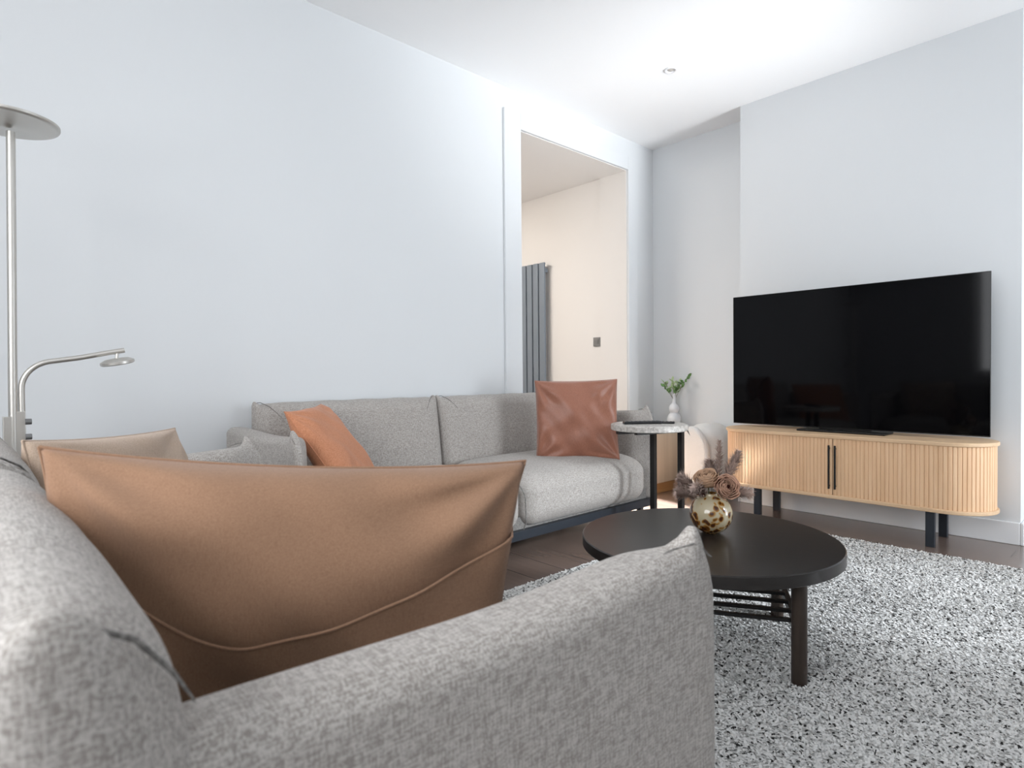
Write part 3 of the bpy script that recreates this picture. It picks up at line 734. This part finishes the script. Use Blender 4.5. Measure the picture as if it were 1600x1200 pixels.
# ------------------------------------------------------------------ corner: cabinet, armchair, little vase
t = thing('cabinet', 'low pale wooden cabinet with orange plinth in the far corner', 'cabinet', (3.70, 2.53, 0))
box(MB(), -.30, .50, .005, .285, .075, .46).build('body', M['oak2'], t, smooth=False, bevel=.003)
box(MB(), -.32, .515, -.012, .29, .46, .478).build('top', M['oak2'], t, smooth=False, bevel=.003)
box(MB(), -.29, .49, .012, .28, 0, .075).build('plinth', M['orangewood'], t, smooth=False, bevel=.002)
t = thing('armchair', 'rounded white boucle chair between the corner cabinet and console', 'armchair', (4.00, 2.26, 0))
def chb(x, y, z):
    return x, y-.035*math.sin(PI*min(1, max(0, z/.53))), z
mb = MB()
rbox(mb, (-.15, -.13, .03), (.215, .10, .53), .11, (8, 8, 10), 8, chb); mb.build('body', M['boucle'], t, angle=180)
mb = MB(); rbox(mb, (-.205, -.095, .03), (-.145, .06, .520), .030, (3, 8, 12), 5, lambda x, y, z: (x, y-(.045*math.sin(PI*min(1, max(0, z/.53))**1.3) if y < .0 else 0)+(.05*sst(.40,.53,z) if y < 0 else 0), z)); mb.build('side_panel', M['boucle'], t, angle=180)
for x in (-.12, .18):
    for y in (-.07, .05): lathe(MB(), [(.014, 0), (.018, .05)], 16, (x, y, 0)).build('leg', M['oak2'], t)
VBX, VBY, VBZ = 4.125, 2.585, .478
t = thing('vase', 'slim white triple-bulb ceramic vase on the corner cabinet', 'vase', (VBX, VBY, VBZ))
prof = [(.001, 0), (.028, 0)]
for i in range(1, 12): a = -1.1+2.3*i/12; prof.append((.053*math.cos(a), .056+.060*math.sin(a)))
for i in range(0, 12): a = -.75+1.95*i/12; prof.append((.040*math.cos(a), .142+.042*math.sin(a)))
prof += [(.014, .190), (.0125, .22), (.0135, .25), (.015, .258), (.012, .258), (.010, .22), (.010, .16), (.001, .16)]
lathe(MB(), prof, 48).build('vessel', M['ceramic'], t, angle=60)
def sprig(label, tip, seed, mat, nl, sz=.035):
    rr = random.Random(seed); root = Vector((VBX, VBY, VBZ+.20)); tip = Vector(tip)
    t = thing('leafy_sprig', label, 'foliage', root)
    mid = root.lerp(tip, .45)+Vector((0, 0, .02))
    def at(q): return root.lerp(mid, q).lerp(mid.lerp(tip, q), q)
    tube(MB(), [at(i/8)-root for i in range(9)], .0016, 6).build('stem', M['stem'], t)
    for k in range(nl):
        q = .48+.52*k/max(1, nl-1); p = at(q)-root; d = (at(q)-at(q-.1)).normalized()
        a = Vector((rr.uniform(-1, 1), rr.uniform(-1, 1), rr.uniform(-.2, .7))).normalized(); ld = (d*.7+a).normalized() if k < nl-1 else d
        s = ld.cross(Vector((rr.uniform(-1, 1), rr.uniform(-1, 1), .3))).normalized(); nn = ld.cross(s)
        V = []; K = 7
        for i in range(K):
            u_ = i/(K-1); wv = sz*.30*math.sin(PI*min(1, u_*.95+.03))**.8; c_ = p+ld*sz*u_+nn*(.18*sz*u_*u_)
            V += [c_-s*wv+nn*.002, c_-nn*.001*1.0, c_+s*wv+nn*.002]
        n = len(V); V += [v_-nn*.0007 for v_ in V]; F = []
        for i in range(K-1):
            for j in range(2):
                a0 = i*3+j; F += [(a0, a0+1, a0+4, a0+3), (n+a0+3, n+a0+4, n+a0+1, n+a0)]
        MB().add(V, F).build('leaf', mat, t, angle=180)
cr_ = Vector((.734, -.679, 0))
def sp(dx, dz, dd=0): return Vector((VBX, VBY, VBZ))+cr_*dx+Vector((.68, .734, 0))*dd+Vector((0, 0, dz))
sprig('pale green sprig spreading left from the white vase', sp(-.075, .345), 31, M['leaf2'], 12)
sprig('dark green sprig, lowest on the left of the white vase', sp(-.085, .315, -.03), 32, M['leaf'], 9)
sprig('pale sprig standing upright in the middle of the white vase', sp(-.01, .36), 33, M['leaf2'], 13)
sprig('pale green sprig leaning right of centre in the white vase', sp(.045, .35, .02), 34, M['leaf2'], 12)
sprig('dark green pointed sprig reaching highest at the right', sp(.105, .385, -.01), 35, M['leaf'], 9, .042)
sprig('dark green leafy sprig low at the front of the white vase', sp(.02, .31, -.04), 36, M['leaf'], 9)

# ------------------------------------------------------------------ fixtures
t = thing('radiator', 'tall anthracite vertical panel radiator on the wall beyond the doorway', 'radiator', (DX1-.035, 3.86, .50))
for i in range(5):
    mb = MB(); rbox(mb, (-.022, -.165+i*.078, 0), (.0, -.165+i*.078+.066, 1.385), .006, (1, 2, 6), 3); mb.build('column', M['radiator'], t, angle=60)
for z in (.05, 1.30):
    box(MB(), -.0, .030, -.16, .21, z, z+.035).build('header_rail', M['radiator'], t, smooth=False)
lathe(MB(), [(.001, 0), (.011, 0), (.011, .02), (.001, .02)], 16, (-.0, -.172, 1.345)).build('vent_plug', M['nickel'], t)
t = thing('light_switch', 'small square grey metal light switch beyond the doorway', 'light switch', (DX1+.012, 3.155, 1.16))
box(MB(), -.010, 0, -.037, .037, -.037, .037).build('plate', M['steel'], t, smooth=False, bevel=.002)
box(MB(), -.014, -.010, -.014, .014, -.018, .018).build('rocker', M['steel'], t, smooth=False, bevel=.001)
t = thing('ceiling_downlight', 'small round white recessed downlight in the ceiling', 'ceiling light', (3.20, 2.02, H))
lathe(MB(), [(.040, 0), (.040, -.004), (.034, -.008), (.026, -.006), (.024, -.001), (.024, 0)], 48, closed=True).build('bezel', M['light_white'], t, angle=60)
lathe(MB(), [(.001, -.003), (.016, -.003), (.019, -.001), (.019, 0)], 32).build('lens', M['terrazzo'], t)
# repeats of a kind share a group
for o in C.objects:
    if o.parent is None and 'label' in o:
        k = o.name.split('.')[0]
        if k == 'cushion': o['group'] = 'beige cushions on the near sofa' if 'beige' in o['label'] else 'rust cushions on the far sofa'
        elif k in ('dried_rose', 'pampas_plume', 'dried_leaf'): o['group'] = {'dried_rose': 'dried roses', 'pampas_plume': 'taupe plumes', 'dried_leaf': 'dried leaves'}[k]+' in the round vase'
        elif k == 'leafy_sprig': o['group'] = 'green sprigs in the white vase'
        elif k == 'remote_control': o['group'] = 'remote controls on the side table'
        elif k == 'sofa': o['group'] = 'grey sofas'
